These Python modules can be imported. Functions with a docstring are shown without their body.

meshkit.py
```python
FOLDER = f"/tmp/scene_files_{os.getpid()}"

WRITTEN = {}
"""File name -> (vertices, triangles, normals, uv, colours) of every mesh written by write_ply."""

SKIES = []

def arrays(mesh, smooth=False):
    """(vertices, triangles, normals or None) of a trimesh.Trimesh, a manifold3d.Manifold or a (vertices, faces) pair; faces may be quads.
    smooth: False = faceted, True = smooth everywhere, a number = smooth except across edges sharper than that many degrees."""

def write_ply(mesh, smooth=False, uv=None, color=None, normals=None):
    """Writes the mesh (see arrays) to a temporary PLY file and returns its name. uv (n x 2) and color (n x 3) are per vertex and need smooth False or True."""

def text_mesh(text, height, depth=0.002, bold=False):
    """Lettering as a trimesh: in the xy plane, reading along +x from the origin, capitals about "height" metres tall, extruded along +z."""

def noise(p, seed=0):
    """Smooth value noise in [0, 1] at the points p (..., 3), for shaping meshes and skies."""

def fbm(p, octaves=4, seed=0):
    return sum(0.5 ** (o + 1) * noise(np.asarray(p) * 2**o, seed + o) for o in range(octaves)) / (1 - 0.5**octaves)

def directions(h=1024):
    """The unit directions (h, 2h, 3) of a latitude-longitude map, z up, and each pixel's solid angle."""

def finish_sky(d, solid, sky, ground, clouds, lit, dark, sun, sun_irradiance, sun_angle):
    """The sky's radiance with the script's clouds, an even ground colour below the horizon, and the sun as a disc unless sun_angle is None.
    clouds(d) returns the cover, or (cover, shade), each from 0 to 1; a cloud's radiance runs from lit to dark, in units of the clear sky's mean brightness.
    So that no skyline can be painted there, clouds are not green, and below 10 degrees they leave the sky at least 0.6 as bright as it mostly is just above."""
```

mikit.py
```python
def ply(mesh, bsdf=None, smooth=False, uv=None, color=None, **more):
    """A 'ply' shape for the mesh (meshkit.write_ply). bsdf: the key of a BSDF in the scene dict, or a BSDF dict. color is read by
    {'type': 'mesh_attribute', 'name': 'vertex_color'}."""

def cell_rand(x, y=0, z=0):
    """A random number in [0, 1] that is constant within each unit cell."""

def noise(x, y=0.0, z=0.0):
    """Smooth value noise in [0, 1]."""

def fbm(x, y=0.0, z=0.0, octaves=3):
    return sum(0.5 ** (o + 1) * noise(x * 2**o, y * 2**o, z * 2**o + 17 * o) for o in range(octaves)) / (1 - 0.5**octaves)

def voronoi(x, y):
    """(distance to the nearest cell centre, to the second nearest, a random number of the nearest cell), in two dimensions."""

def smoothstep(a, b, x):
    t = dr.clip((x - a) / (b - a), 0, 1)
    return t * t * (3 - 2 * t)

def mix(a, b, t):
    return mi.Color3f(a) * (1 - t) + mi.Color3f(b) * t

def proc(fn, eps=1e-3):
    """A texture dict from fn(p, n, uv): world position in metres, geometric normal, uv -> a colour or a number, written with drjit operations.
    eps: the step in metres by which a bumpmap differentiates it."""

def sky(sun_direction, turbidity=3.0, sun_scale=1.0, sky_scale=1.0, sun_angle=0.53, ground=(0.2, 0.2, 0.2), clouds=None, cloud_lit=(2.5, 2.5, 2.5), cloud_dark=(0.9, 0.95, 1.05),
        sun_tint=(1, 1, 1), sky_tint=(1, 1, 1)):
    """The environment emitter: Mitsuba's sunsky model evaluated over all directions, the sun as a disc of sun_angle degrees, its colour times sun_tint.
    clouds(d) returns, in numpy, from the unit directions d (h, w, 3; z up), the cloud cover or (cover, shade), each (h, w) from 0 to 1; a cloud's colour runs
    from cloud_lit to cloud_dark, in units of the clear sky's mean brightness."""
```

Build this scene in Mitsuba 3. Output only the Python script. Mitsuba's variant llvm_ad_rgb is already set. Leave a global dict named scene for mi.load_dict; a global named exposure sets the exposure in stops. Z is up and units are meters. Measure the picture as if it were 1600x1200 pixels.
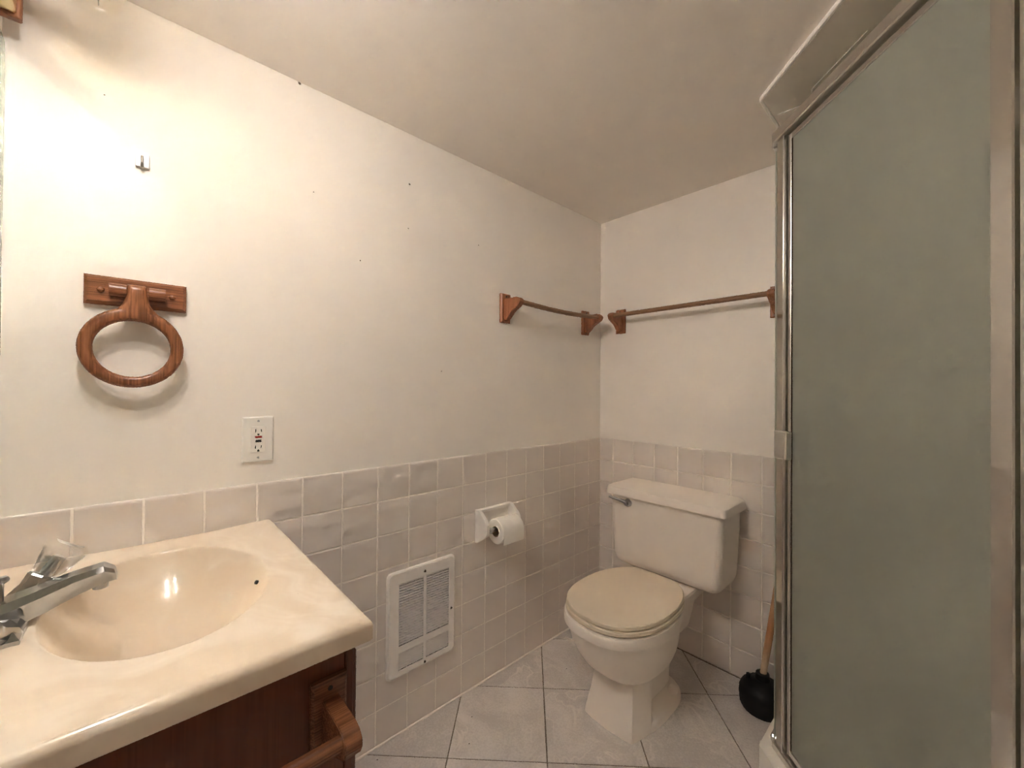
import math
import numpy as np, trimesh, drjit as dr, mitsuba as mi, mikit, meshkit
import manifold3d as m3
from shapely.geometry import Polygon, Point, box as sbox
from shapely import affinity
from mikit import proc, noise, fbm, smoothstep, mix
T = mi.ScalarTransform4f
scene, labels = {}, {}

# ------------------------------------------------------------------ camera, light, exposure
F_PX = 636.918
YAW, PITCH, ROLL = 0.825109663, 0.00731807, 0.00756303
EYE = np.array([1.23436840, -1.75662143, 1.13244695])
fwd = np.array([-math.sin(YAW) * math.cos(PITCH), math.cos(YAW) * math.cos(PITCH), math.sin(PITCH)])
rgt = np.cross(fwd, [0, 0, 1]); rgt /= np.linalg.norm(rgt)
upv = np.cross(rgt, fwd)
upv = -math.sin(ROLL) * rgt + math.cos(ROLL) * upv
scene['camera'] = {'type': 'perspective', 'fov': math.degrees(2 * math.atan(800 / F_PX)), 'fov_axis': 'x',
                   'near_clip': 0.01, 'far_clip': 50.0,
                   'to_world': T().look_at(origin=EYE.tolist(), target=(EYE + fwd).tolist(), up=upv.tolist())}
exposure = 8.0
LAMP = 2.0 ** -8.0 * 1330.0                       # radiance of a glowing filament
LAMP_RGB = [LAMP, LAMP * 0.945, LAMP * 0.92]

# ------------------------------------------------------------------ room sizes
P = 0.1095                                        # wall tile pitch
ZT = 8 * P                                        # top of the tiled wainscot
ZC = 1.976                                        # ceiling
XR, YF = 1.78, -1.951                             # right wall, mirror wall
YK0, XK0 = -1.5214, 0.1935                        # phases of the tile columns
ZV = 0.778                                        # vanity top


# ------------------------------------------------------------------ mesh helpers
def tm(v, f):
    return trimesh.Trimesh(np.asarray(v, float), np.asarray(f, int), process=False)


def of(m):
    """manifold -> trimesh"""
    k = m.to_mesh()
    return tm(k.vert_properties[:, :3], k.tri_verts)


def man(t):
    t = trimesh.Trimesh(t.vertices, t.faces, process=True)
    if t.volume < 0:
        t.invert()
    return m3.Manifold(m3.Mesh(np.asarray(t.vertices, np.float32), np.asarray(t.faces, np.uint32)))


def cbox(x0, x1, y0, y1, z0, z1, c=0.002):
    """box with chamfered edges"""
    c = min(c, 0.45 * min(x1 - x0, y1 - y0, z1 - z0))
    pts = []
    for i in (0, 1):
        for j in (0, 1):
            for k in (0, 1):
                a = np.array([(x0, x1)[i], (y0, y1)[j], (z0, z1)[k]])
                d = np.array([c * (1 - 2 * i), c * (1 - 2 * j), c * (1 - 2 * k)])
                for ax in range(3):
                    p = a + d
                    p[ax] = a[ax]
                    pts.append(p)
    return trimesh.convex.convex_hull(np.array(pts))


def rbox(x0, x1, y0, y1, z0, z1, r=0.01, n=8):
    """box with rounded edges"""
    r = min(r, 0.49 * min(x1 - x0, y1 - y0, z1 - z0))
    s = trimesh.creation.icosphere(subdivisions=2, radius=r).vertices
    pts = [s + [x, y, z] for x in (x0 + r, x1 - r) for y in (y0 + r, y1 - r) for z in (z0 + r, z1 - r)]
    return trimesh.convex.convex_hull(np.vstack(pts))


def rprism(poly_xy, z0, z1, r=0.004, steps=4):
    """prism along z of a CONVEX polygon, its top and bottom edges rounded"""
    pts = []
    for k in range(steps + 1):
        a = math.pi / 2 * k / steps
        q = Polygon(poly_xy).buffer(-r * (1 - math.cos(math.pi / 2 - a)) if True else 0)
        ring = np.array(q.exterior.coords)[:-1]
        h = r * (1 - math.sin(math.pi / 2 - a))
        pts.append(np.column_stack([ring, np.full(len(ring), z0 + r - r * math.sin(math.pi / 2 - a)) * 0 + z0 + (r - r * math.cos(a))]))
        pts.append(np.column_stack([ring, np.full(len(ring), z1 - (r - r * math.cos(a)))]))
    return trimesh.convex.convex_hull(np.vstack(pts))


def loft(rings, cap=True):
    """closed skin through rings of equal point counts"""
    n = len(rings[0])
    v = np.vstack(rings)
    f = []
    for k in range(len(rings) - 1):
        a, b = k * n, (k + 1) * n
        for i in range(n):
            j = (i + 1) % n
            f += [[a + i, a + j, b + j], [a + i, b + j, b + i]]
    if cap:
        v = np.vstack([v, np.mean(rings[0], 0), np.mean(rings[-1], 0)])
        c0, c1, b = len(v) - 2, len(v) - 1, (len(rings) - 1) * n
        for i in range(n):
            j = (i + 1) % n
            f += [[c0, j, i], [c1, b + i, b + j]]
    m = tm(v, f)
    if cap and m.volume < 0:
        m.invert()
    return m


def frame_of(d):
    d = np.asarray(d, float) / np.linalg.norm(d)
    a = np.cross(d, [0, 0, 1] if abs(d[2]) < 0.9 else [1, 0, 0])
    a /= np.linalg.norm(a)
    return a, np.cross(d, a), d


def lathe(profile, origin, axis, n=32):
    """profile: (radius, distance along the axis) pairs"""
    a, b, d = frame_of(axis)
    t = np.arange(n) * 2 * math.pi / n
    rings = [np.asarray(origin) + d * h + max(r, 1e-5) * (np.outer(np.cos(t), a) + np.outer(np.sin(t), b)) for r, h in profile]
    return loft(rings)


def tube(path, r, n=14):
    """round tube along a path; r one radius or one per point"""
    p = np.asarray(path, float)
    r = np.broadcast_to(np.asarray(r, float), (len(p),))
    t = np.arange(n) * 2 * math.pi / n
    tang = np.gradient(p, axis=0)
    a = frame_of(tang[0])[0]
    rings = []
    for q, d, rr in zip(p, tang, r):
        d = d / np.linalg.norm(d)
        a = a - d * (a @ d); a /= np.linalg.norm(a)
        b = np.cross(d, a)
        rings.append(q + rr * (np.outer(np.cos(t), a) + np.outer(np.sin(t), b)))
    return loft(rings)


def extrude(poly, o, u, v, w, h):
    """polygon in the plane (u, v) at o, extruded along w by h"""
    m = trimesh.creation.extrude_polygon(poly, h, engine='earcut')
    M = np.array([u, v, w], float)
    x = m.vertices @ M + o
    r = tm(x, m.faces)
    if np.linalg.det(M) < 0:
        r.invert()
    return r


def bevel_extrude(poly, o, u, v, w, h, c):
    """extruded polygon whose far edge has a chamfer c (same ring point count)"""
    ring = np.array(Polygon(poly).exterior.coords)[:-1]
    cen = ring.mean(0)
    ins = np.array(Polygon(poly).buffer(-c, join_style=2).exterior.coords)[:-1]
    pts = np.vstack([np.column_stack([ring, np.zeros(len(ring))]), np.column_stack([ring, np.full(len(ring), h - c)]),
                     np.column_stack([ins, np.full(len(ins), h)])])
    return trimesh.convex.convex_hull(pts @ np.array([u, v, w], float) + o)


def join(*ms):
    return trimesh.util.concatenate(ms)


def union(*ms):
    r = man(ms[0])
    for m in ms[1:]:
        r = r + man(m)
    return of(r)


def taken(key):
    if key not in scene and key not in labels:
        return key
    i = 1
    while f'{key}_{i:03d}' in scene or f'{key}_{i:03d}' in labels:
        i += 1
    return f'{key}_{i:03d}'


def put(name, mesh, bsdf, parent=None, smooth=35, label=None, **tag):
    key = taken((parent + '__' if parent else '') + name)
    scene[key] = mikit.ply(mesh, bsdf, smooth=smooth)
    if label or tag:
        labels[key] = {**({'label': label} if label else {}), **tag}
    return key


def thing(name, label, category, group=None):
    key = taken(name)
    labels[key] = {'label': label, 'category': category}
    if group:
        labels[key]['group'] = group
    return key


def reuse(name, source, to_world, parent=None, **tag):
    key = taken((parent + '__' if parent else '') + name)
    scene[key] = {**source, 'to_world': to_world}
    if tag:
        labels[key] = tag
    return key


# ------------------------------------------------------------------ materials
def rgb(*c):
    return {'type': 'rgb', 'value': list(c)}


def two(b):
    return {'type': 'twosided', 'bsdf': b}


def pri(color, rough=0.5, spec=0.5, **k):
    c = color if isinstance(color, dict) else rgb(*color)
    return {'type': 'principled', 'base_color': c, 'roughness': rough, 'specular': spec, **k}


def bump(b, fn, scale, eps=1e-3):
    return {'type': 'bumpmap', 'bump': proc(fn, eps), 'scale': scale, 'nested': b}


def wall_color(p, n, uv):
    base = mix([0.835, 0.79, 0.735], [0.81, 0.765, 0.705], fbm(p.x * 3, p.y * 3, p.z * 3))
    d = mi.Float(1.0)
    for (y, z, r) in ((-1.09, 1.808, .0042), (-1.093, 1.659, .003), (-1.254, 1.517, .0026), (-0.796, 1.675, .003), (-1.39, 1.683, .0022),
                      (-0.958, 1.187, .0025), (-1.812, 1.752, .0018), (-1.43, 1.973, .005)):
        q = dr.sqrt(dr.square(p.y - y) + dr.square(p.z - z) + dr.square(p.x * 3))
        d = dr.minimum(d, smoothstep(r * 0.5, r, q))
    return mix([0.12, 0.09, 0.06], base, d)


def wall_relief(p, n, uv):
    return fbm(p.x * 45, p.y * 45, p.z * 45, octaves=2)


scene['mat_wall'] = two(bump(pri(proc(wall_color), 0.36, 0.45), wall_relief, 0.0006))
scene['mat_ceiling'] = two(bump(pri((0.76, 0.715, 0.66), 0.5, 0.35), wall_relief, 0.0006))
scene['mat_grout'] = two({'type': 'diffuse', 'reflectance': rgb(0.86, 0.80, 0.73)})


def tile_relief(p, n, uv):
    return fbm(p.x * 26 + 3, p.y * 26, p.z * 30, octaves=2)


def tile_tone(a):
    def fn(p, n, uv):
        return mix([0.705 * a, 0.645 * a, 0.595 * a], [0.715 * a, 0.655 * a, 0.605 * a], noise(p.x * 14, p.y * 14, p.z * 14))
    return fn


for i, a in enumerate((0.996, 1.0, 1.004)):
    scene[f'mat_tile_{i}'] = two(bump(pri(proc(tile_tone(a)), 0.16, 0.5), tile_relief, 0.0095, 3e-3))


def floor_stone(seed, a):
    def fn(p, n, uv):
        w = fbm(p.x * 5 + seed, p.y * 5, seed * 1.7, octaves=3)
        c = fbm(p.x * 9 + 3 * w + seed, p.y * 9 - 3 * w, seed, octaves=4)
        vein = 1 - smoothstep(0.0, 0.022, dr.abs(c - 0.5))
        dot = mi.Float(1.0)
        for x, y in ((0.178, -0.471), (0.113, -0.897), (0.192, -0.967), (0.05, -1.206)):
            dot = dr.minimum(dot, smoothstep(0.0014, 0.0030, dr.sqrt(dr.square(p.x - x) + dr.square(p.y - y))))
        speck = noise(p.x * 260, p.y * 260, seed)
        base = mix([0.51 * a, 0.475 * a, 0.445 * a], [0.66 * a, 0.62 * a, 0.585 * a], smoothstep(0.3, 0.72, c * 0.75 + speck * 0.25))
        return mix([0.08, 0.06, 0.05], mix(base, [0.76, 0.71, 0.66], vein * 0.55 * smoothstep(0.4, 0.7, w)), dot)
    return fn


for i, a in enumerate((0.96, 1.0, 1.05)):
    scene[f'mat_floor_{i}'] = two(pri(proc(floor_stone(1.3 + 5.1 * i, a)), 0.28, 0.45))
scene['mat_floor_grout'] = two({'type': 'diffuse', 'reflectance': rgb(0.20, 0.165, 0.135)})


def oak(axis, a=1.0, dark=(0.13, 0.044, 0.018), light=(0.28, 0.11, 0.048)):
    def fn(p, n, uv):
        q = [p.x, p.y, p.z]
        s = [520.0, 520.0, 520.0]
        s[axis] = 14.0
        g = noise(q[0] * s[0] + 5, q[1] * s[1], q[2] * s[2])
        l = [150.0, 150.0, 150.0]
        l[axis] = 5.0
        h = fbm(q[0] * l[0], q[1] * l[1] + 9, q[2] * l[2])
        t = smoothstep(0.22, 0.78, 0.5 * g + 0.5 * h)
        return mix([c * a for c in dark], [c * a for c in light], t)
    return fn


for i, nm in enumerate('xyz'):
    scene[f'mat_oak_{nm}'] = two(pri(proc(oak(i)), 0.3, 0.45))
for i, nm in enumerate('xyz'):
    scene[f'mat_oak_light_{nm}'] = two(pri(proc(oak(i, 1.3)), 0.3, 0.45))
    scene[f'mat_rod_{nm}'] = two(pri(proc(oak(i, 1.0, (0.15, 0.075, 0.038), (0.30, 0.17, 0.09))), 0.35, 0.4))
scene['mat_oak_shaded'] = two(pri(proc(oak(1, 0.62)), 0.3, 0.45))  # oak darkened to paint in the shade below the vanity top
scene['mat_cabinet'] = two(pri(proc(oak(2, 0.5, (0.155, 0.038, 0.013), (0.20, 0.052, 0.017))), 0.32, 0.4))
scene['mat_cabinet_rail'] = two(pri(proc(oak(0, 0.5, (0.155, 0.038, 0.013), (0.20, 0.052, 0.017))), 0.32, 0.4))


def pale_wood(p, n, uv):
    t = fbm(p.x * 90, p.y * 90, p.z * 5)
    z = smoothstep(0.25, 0.75, noise(p.x * 6, p.y * 6, p.z * 7 + 2))
    return mix(mix([0.46, 0.35, 0.23], [0.58, 0.46, 0.32], t), [0.42, 0.19, 0.08], z)


scene['mat_broomstick'] = two(pri(proc(pale_wood), 0.5))


def marble(p, n, uv):
    w = fbm(p.x * 4.0 + 2, p.y * 4.0, p.z * 4.0, octaves=3)
    w2 = fbm(p.x * 5 + 11, p.y * 5, p.z * 5, octaves=3)
    c = fbm(p.x * 6 + 5 * w, p.y * 11 + 5 * w2, p.z * 6, octaves=4)
    v = smoothstep(0.34, 0.7, c)
    return mix([0.62, 0.515, 0.40], [0.72, 0.635, 0.53], v)


scene['mat_marble'] = two(pri(proc(marble), 0.12, 0.5, clearcoat=0.4, clearcoat_gloss=0.95))
scene['mat_porcelain'] = two(pri((0.80, 0.735, 0.665), 0.1, 0.5))
scene['mat_almond'] = two(pri((0.66, 0.57, 0.45), 0.15, 0.5))
scene['mat_chrome'] = two(pri((0.46, 0.465, 0.465), 0.06, 0.5, metallic=1.0))
scene['mat_aluminium'] = two(pri((0.63, 0.62, 0.60), 0.13, 0.5, metallic=1.0))
scene['mat_aluminium_satin'] = two(pri((0.66, 0.63, 0.59), 0.33, 0.5, metallic=1.0))
scene['mat_stile'] = two(pri((0.66, 0.645, 0.61), 0.02, 0.5, metallic=1.0))
scene['mat_aluminium_bright'] = two(pri((0.78, 0.78, 0.77), 0.1, 0.5, metallic=1.0))
scene['mat_brass'] = two(pri((0.80, 0.66, 0.40), 0.2, 0.5, metallic=1.0))
scene['mat_mirror'] = two({'type': 'conductor', 'specular_reflectance': rgb(0.70, 0.75, 0.68)})
scene['mat_white_plastic'] = two(pri((0.80, 0.775, 0.73), 0.3, 0.5))
scene['mat_white_enamel'] = two(pri((0.86, 0.82, 0.775), 0.3, 0.5))
scene['mat_ceramic_white'] = two(pri((0.86, 0.82, 0.77), 0.12, 0.5))
scene['mat_paper'] = two({'type': 'diffuse', 'reflectance': rgb(0.86, 0.83, 0.77)})
scene['mat_cardboard'] = two({'type': 'diffuse', 'reflectance': rgb(0.36, 0.27, 0.18)})
scene['mat_black'] = two(pri((0.012, 0.012, 0.012), 0.45, 0.5))
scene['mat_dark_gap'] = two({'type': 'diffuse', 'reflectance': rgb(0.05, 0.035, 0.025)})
scene['mat_red'] = two(pri((0.26, 0.012, 0.012), 0.4, 0.5))
scene['mat_black_rubber'] = two(pri((0.006, 0.006, 0.007), 0.5, 0.2))
scene['mat_acrylic_base'] = two(pri((0.82, 0.79, 0.73), 0.15, 0.5))
scene['mat_gloss_panel'] = two(pri((0.72, 0.68, 0.61), 0.08, 0.5))
scene['mat_clear'] = {'type': 'dielectric', 'int_ior': 1.49, 'ext_ior': 1.0}
scene['mat_bulb_glass'] = {'type': 'thindielectric', 'int_ior': 1.65, 'ext_ior': 1.0, 'specular_transmittance': rgb(0.93, 0.925, 0.90)}
scene['mat_obscure_glass'] = {'type': 'principledthin', 'base_color': rgb(0.68, 0.70, 0.64), 'roughness': 0.4, 'spec_trans': 0.55, 'diff_trans': 1.05, 'eta': 1.5}
scene['mat_clear_plastic'] = {'type': 'thindielectric', 'int_ior': 1.45, 'ext_ior': 1.0}

# ------------------------------------------------------------------ the shell
put('wall_left', cbox(-0.12, 0, YF - 0.12, 0.12, -0.12, ZC + 0.1, 0.001), 'mat_wall', smooth=False, kind='structure', label='cream painted wall with white tile wainscot on the left')
put('wall_back', cbox(0, XR, 0, 0.12, -0.12, ZC + 0.1, 0.001), 'mat_wall', smooth=False, kind='structure', label='cream painted wall with white tile wainscot behind the toilet')
put('wall_right', cbox(XR, XR + 0.12, YF - 0.12, 0.12, -0.12, ZC + 0.1, 0.001), 'mat_wall', smooth=False, kind='structure', label='cream painted wall on the right')
put('wall_front', cbox(0, XR, YF - 0.12, YF, -0.12, ZC + 0.1, 0.001), 'mat_wall', smooth=False, kind='structure', label='cream painted wall that carries the mirror')
put('ceiling', cbox(0, XR, YF, 0, ZC, ZC + 0.1, 0.001), 'mat_ceiling', smooth=False, kind='structure', label='low plain painted ceiling')
put('floor', cbox(0, XR, YF, 0, -0.12, -0.0025, 0.001), 'mat_floor_grout', smooth=False, kind='structure', label='grey stone tile floor laid diagonally')

# floor tiles at 45 degrees
FP = 0.304
R2 = math.sqrt(0.5)
room = sbox(0.012, YF + 0.004, XR - 0.004, -0.012)
blocked = sbox(0.0, YF, 0.56, -1.60)
shower = Polygon([(0.9, 0), (0.9, -0.42), (1.36, -0.88), (XR, -0.88), (XR, 0)])
k = 0
for i in range(-8, 8):
    for j in range(-8, 8):
        # family 1: x + y = a ; family 2: y - x = b
        a0, b0 = -0.859 + i * FP / R2, -0.803 + j * FP / R2
        g = 0.0030
        sq = []
        for a, b in ((a0 + g, b0 + g), (a0 + FP / R2 - g, b0 + g), (a0 + FP / R2 - g, b0 + FP / R2 - g), (a0 + g, b0 + FP / R2 - g)):
            sq.append(((a - b) / 2, (a + b) / 2))
        q = Polygon(sq).intersection(room)
        if q.is_empty or q.area < 4e-4 or blocked.contains(q) or shower.contains(q):
            continue
        ring = np.array(q.exterior.coords)[:-1]
        ins = np.array(q.buffer(-0.0012, join_style=2).exterior.coords)[:-1]
        m = trimesh.convex.convex_hull(np.vstack([np.column_stack([ring, np.full(len(ring), -0.0115)]), np.column_stack([ring, np.full(len(ring), -0.001)]),
                                                  np.column_stack([ins, np.zeros(len(ins))])]))
        put('tile', m, f'mat_floor_{(i * 7 + j * 5) % 3}', 'floor', smooth=False)

# wall tiles: one shape for whole tiles, own shapes for cut ones
TH, GAP = 0.0058, 0.0030


def tile_mesh(w, h, top):
    """tile in (u, v, n): u along the wall, v up, n out of the wall"""
    c, ct = 0.0018, (0.006 if top else 0.0018)
    u0, u1, v0, v1 = GAP / 2, w - GAP / 2, GAP / 2, h - (GAP / 2 if not top else 0)
    pts = [(u, v, 0) for u in (u0, u1) for v in (v0, v1)] + [(u, v, TH - (0.003 if (top and v == v1) else c)) for u in (u0, u1) for v in (v0, v1)]
    pts += [(u, v, TH) for u in (u0 + c, u1 - c) for v in (v0 + c, v1 - ct)]
    if top:
        pts += [(u, v1 - 0.002, TH - 0.001) for u in (u0 + c, u1 - c)]
    return trimesh.convex.convex_hull(np.array(pts, float))


def basis(o, u, v, n):
    M = np.eye(4)
    M[:3, 0], M[:3, 1], M[:3, 2], M[:3, 3] = u, v, n, o
    return T(M.tolist())


protos = {}


def lay_tile(wall, o, u, n, w, r):
    key = (round(w, 4), r == 0)
    mat = f'mat_tile_{(len(scene) * 7) % 3}'
    if (key, mat) not in protos:
        protos[key, mat] = mikit.ply(tile_mesh(w, P, r == 0), mat, smooth=False)
    reuse('tile', protos[key, mat], basis(o, u, [0, 0, 1], n), wall)


edges = [YF]
c = YK0 - 3 * P
while c < -0.004:
    edges.append(c); c += P
edges.append(0.0)
for a, b in zip(edges[:-1], edges[1:]):
    for r in range(8):
        z = ZT - (r + 1) * P
        if b < -1.60 and r >= 2:
            continue                                              # behind the vanity cabinet
        lay_tile('wall_left', [0, a, z], [0, 1, 0], [1, 0, 0], b - a, r)
put('grout', cbox(-0.002, 0.0042, YF, 0, 0, ZT - 0.001, 0.0005), 'mat_grout', 'wall_left', smooth=False)
edges, c = [TH], XK0 - P
while c < 0.88:
    edges.append(c); c += P
edges.append(0.872)
for a, b in zip(edges[:-1], edges[1:]):
    for r in range(8):
        lay_tile('wall_back', [b, 0, ZT - (r + 1) * P], [-1, 0, 0], [0, -1, 0], b - a, r)
put('grout', cbox(0, 0.872, -0.0042, 0.002, 0, ZT - 0.001, 0.0005), 'mat_grout', 'wall_back', smooth=False)
put('caulk', cbox(0.004, 0.0105, YF, 0, -0.004, 0.0025, 0.0015), 'mat_grout', 'wall_left', smooth=False)

# door in the wall behind the camera
dk = put('door_1', cbox(0.86, 1.56, YF - 0.002, YF + 0.012, 0.004, 1.90, 0.002), 'mat_white_enamel', smooth=False, kind='structure', label='plain white door in the wall beside the vanity')
for z0, z1 in ((0.15, 0.85), (1.0, 1.75)):
    put('panel', cbox(0.96, 1.46, YF + 0.011, YF + 0.016, z0, z1, 0.003), 'mat_white_enamel', dk, smooth=False)
put('knob', lathe([(0.025, 0), (0.025, 0.004), (0.01, 0.008), (0.009, 0.03), (0.022, 0.036), (0.026, 0.048), (0.018, 0.058), (0, 0.06)], [1.50, YF + 0.012, 0.92], [0, 1, 0]), 'mat_brass', dk)

# glossy panel on the ceiling over the shower
cp = [(0.857, -0.0), (0.857, -0.437), (1.343, -0.923), (XR, -0.923), (XR, 0)]
pk = put('panel', extrude(Polygon(cp).buffer(-0.004, join_style=2), [0, 0, ZC - 0.0095], [1, 0, 0], [0, 1, 0], [0, 0, 1], 0.0095), 'mat_gloss_panel', 'ceiling', smooth=False)


def bar_between(a, b, w, h):
    """box whose axis runs from a to b, w wide (across, horizontal) and h tall"""
    a, b = np.asarray(a, float), np.asarray(b, float)
    d = (b - a) / np.linalg.norm(b - a)
    s = np.cross(d, [0, 0, 1.0]); s /= np.linalg.norm(s)
    u = np.cross(s, d)
    m = cbox(0, np.linalg.norm(b - a), -w / 2, w / 2, -h / 2, h / 2, min(w, h) * 0.2)
    return tm(m.vertices @ np.array([d, s, u]) + a, m.faces)


for a, b in zip(cp[:-2], cp[1:-1]):
    put('edge_trim', bar_between([*a, ZC - 0.0065], [*b, ZC - 0.0065], 0.009, 0.0125), 'mat_white_enamel', pk, smooth=False)
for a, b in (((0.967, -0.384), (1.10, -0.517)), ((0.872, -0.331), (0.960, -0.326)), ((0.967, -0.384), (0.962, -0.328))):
    put('painted_reflection', bar_between([*a, ZC - 0.0098], [*b, ZC - 0.0098], 0.0025, 0.0015), 'mat_white_enamel', pk, smooth=False)  # pale strips painting reflected shower lines onto the glossy panel

# ------------------------------------------------------------------ neo-angle shower
D45 = np.array([R2, -R2, 0.0])                    # along the door, towards the right
N45 = np.array([-R2, -R2, 0.0])                   # out of the shower
A0 = np.array([0.882, -0.40, 0.0])
ZB = 0.115


def dbox(s0, s1, n0, n1, z0, z1, c=0.0015, r=None):
    m = cbox(s0, s1, n0, n1, z0, z1, c) if r is None else rbox(s0, s1, n0, n1, z0, z1, r)
    M = np.array([D45, N45, [0, 0, 1.0]])
    x = tm(m.vertices @ M + A0, m.faces)
    if np.linalg.det(M) < 0:
        x.invert()
    return x


sb = thing('shower_tray', 'white neo-angle shower tray under the frosted glass enclosure', 'shower tray')
outer = Polygon(cp).intersection(sbox(0, -2, XR - 0.002, -0.008)).buffer(-0.012).buffer(0.012)
body = m3.Manifold(m3.Mesh(*[(np.asarray(x, t)) for x, t in zip(((lambda m: (m.vertices, m.faces))(trimesh.creation.extrude_polygon(outer, ZB, engine='earcut'))), (np.float32, np.uint32))]))
inner = outer.buffer(-0.075)
body = body - man(extrude(inner, [0, 0, 0.045], [1, 0, 0], [0, 1, 0], [0, 0, 1], 0.2))
put('basin', of(body), 'mat_acrylic_base', sb, smooth=25)
put('threshold', dbox(-0.012, 0.672, 0.006, 0.034, ZB - 0.03, ZB - 0.001, r=0.006), 'mat_acrylic_base', sb)
put('drain', lathe([(0.05, 0), (0.05, 0.003), (0.045, 0.004), (0, 0.004)], [1.4, -0.4, 0.045], [0, 0, 1]), 'mat_chrome', sb)

se = thing('shower_enclosure', 'aluminium framed neo-angle shower enclosure with frosted green-tinted glass door', 'shower enclosure')
ZH = 1.836
SMAX = 0.650
put('post', dbox(0.0235, 0.0565, -0.022, 0.006, ZB, ZH, 0.0012), 'mat_stile', se, smooth=False)
put('post_fin', dbox(0.0540, 0.0575, -0.004, 0.010, ZB + 0.02, ZH, 0.001), 'mat_aluminium_bright', se, smooth=False)
put('post', dbox(0.5945, 0.627, -0.022, 0.006, ZB, ZH, 0.002), 'mat_stile', se, smooth=False)
put('header', dbox(0.012, SMAX - 0.012, -0.024, 0.016, ZH, ZH + 0.030, 0.003), 'mat_aluminium_satin', se, smooth=False)
put('sill', dbox(0.012, SMAX - 0.012, -0.022, 0.012, ZB, ZB + 0.022, 0.003), 'mat_aluminium_satin', se, smooth=False)
dr_ = put('door', dbox(0.0765, 0.5585, -0.006, -0.002, ZB + 0.034, ZH - 0.014, 0.0005), 'mat_obscure_glass', se, smooth=False, label='frosted glass door pane')
put('stile', dbox(0.0640, 0.0765, -0.011, 0.001, ZB + 0.028, ZH - 0.006, 0.002), 'mat_aluminium_satin', dr_, smooth=False)
put('stile', dbox(0.5550, 0.5865, -0.014, 0.004, ZB + 0.028, ZH - 0.006, 0.002), 'mat_stile', dr_, smooth=False)
put('rail', dbox(0.0765, 0.5550, -0.011, 0.001, ZH - 0.022, ZH - 0.006, 0.002), 'mat_aluminium', dr_, smooth=False)
put('rail', dbox(0.0765, 0.5550, -0.011, 0.001, ZB + 0.028, ZB + 0.046, 0.002), 'mat_aluminium', dr_, smooth=False)
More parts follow.
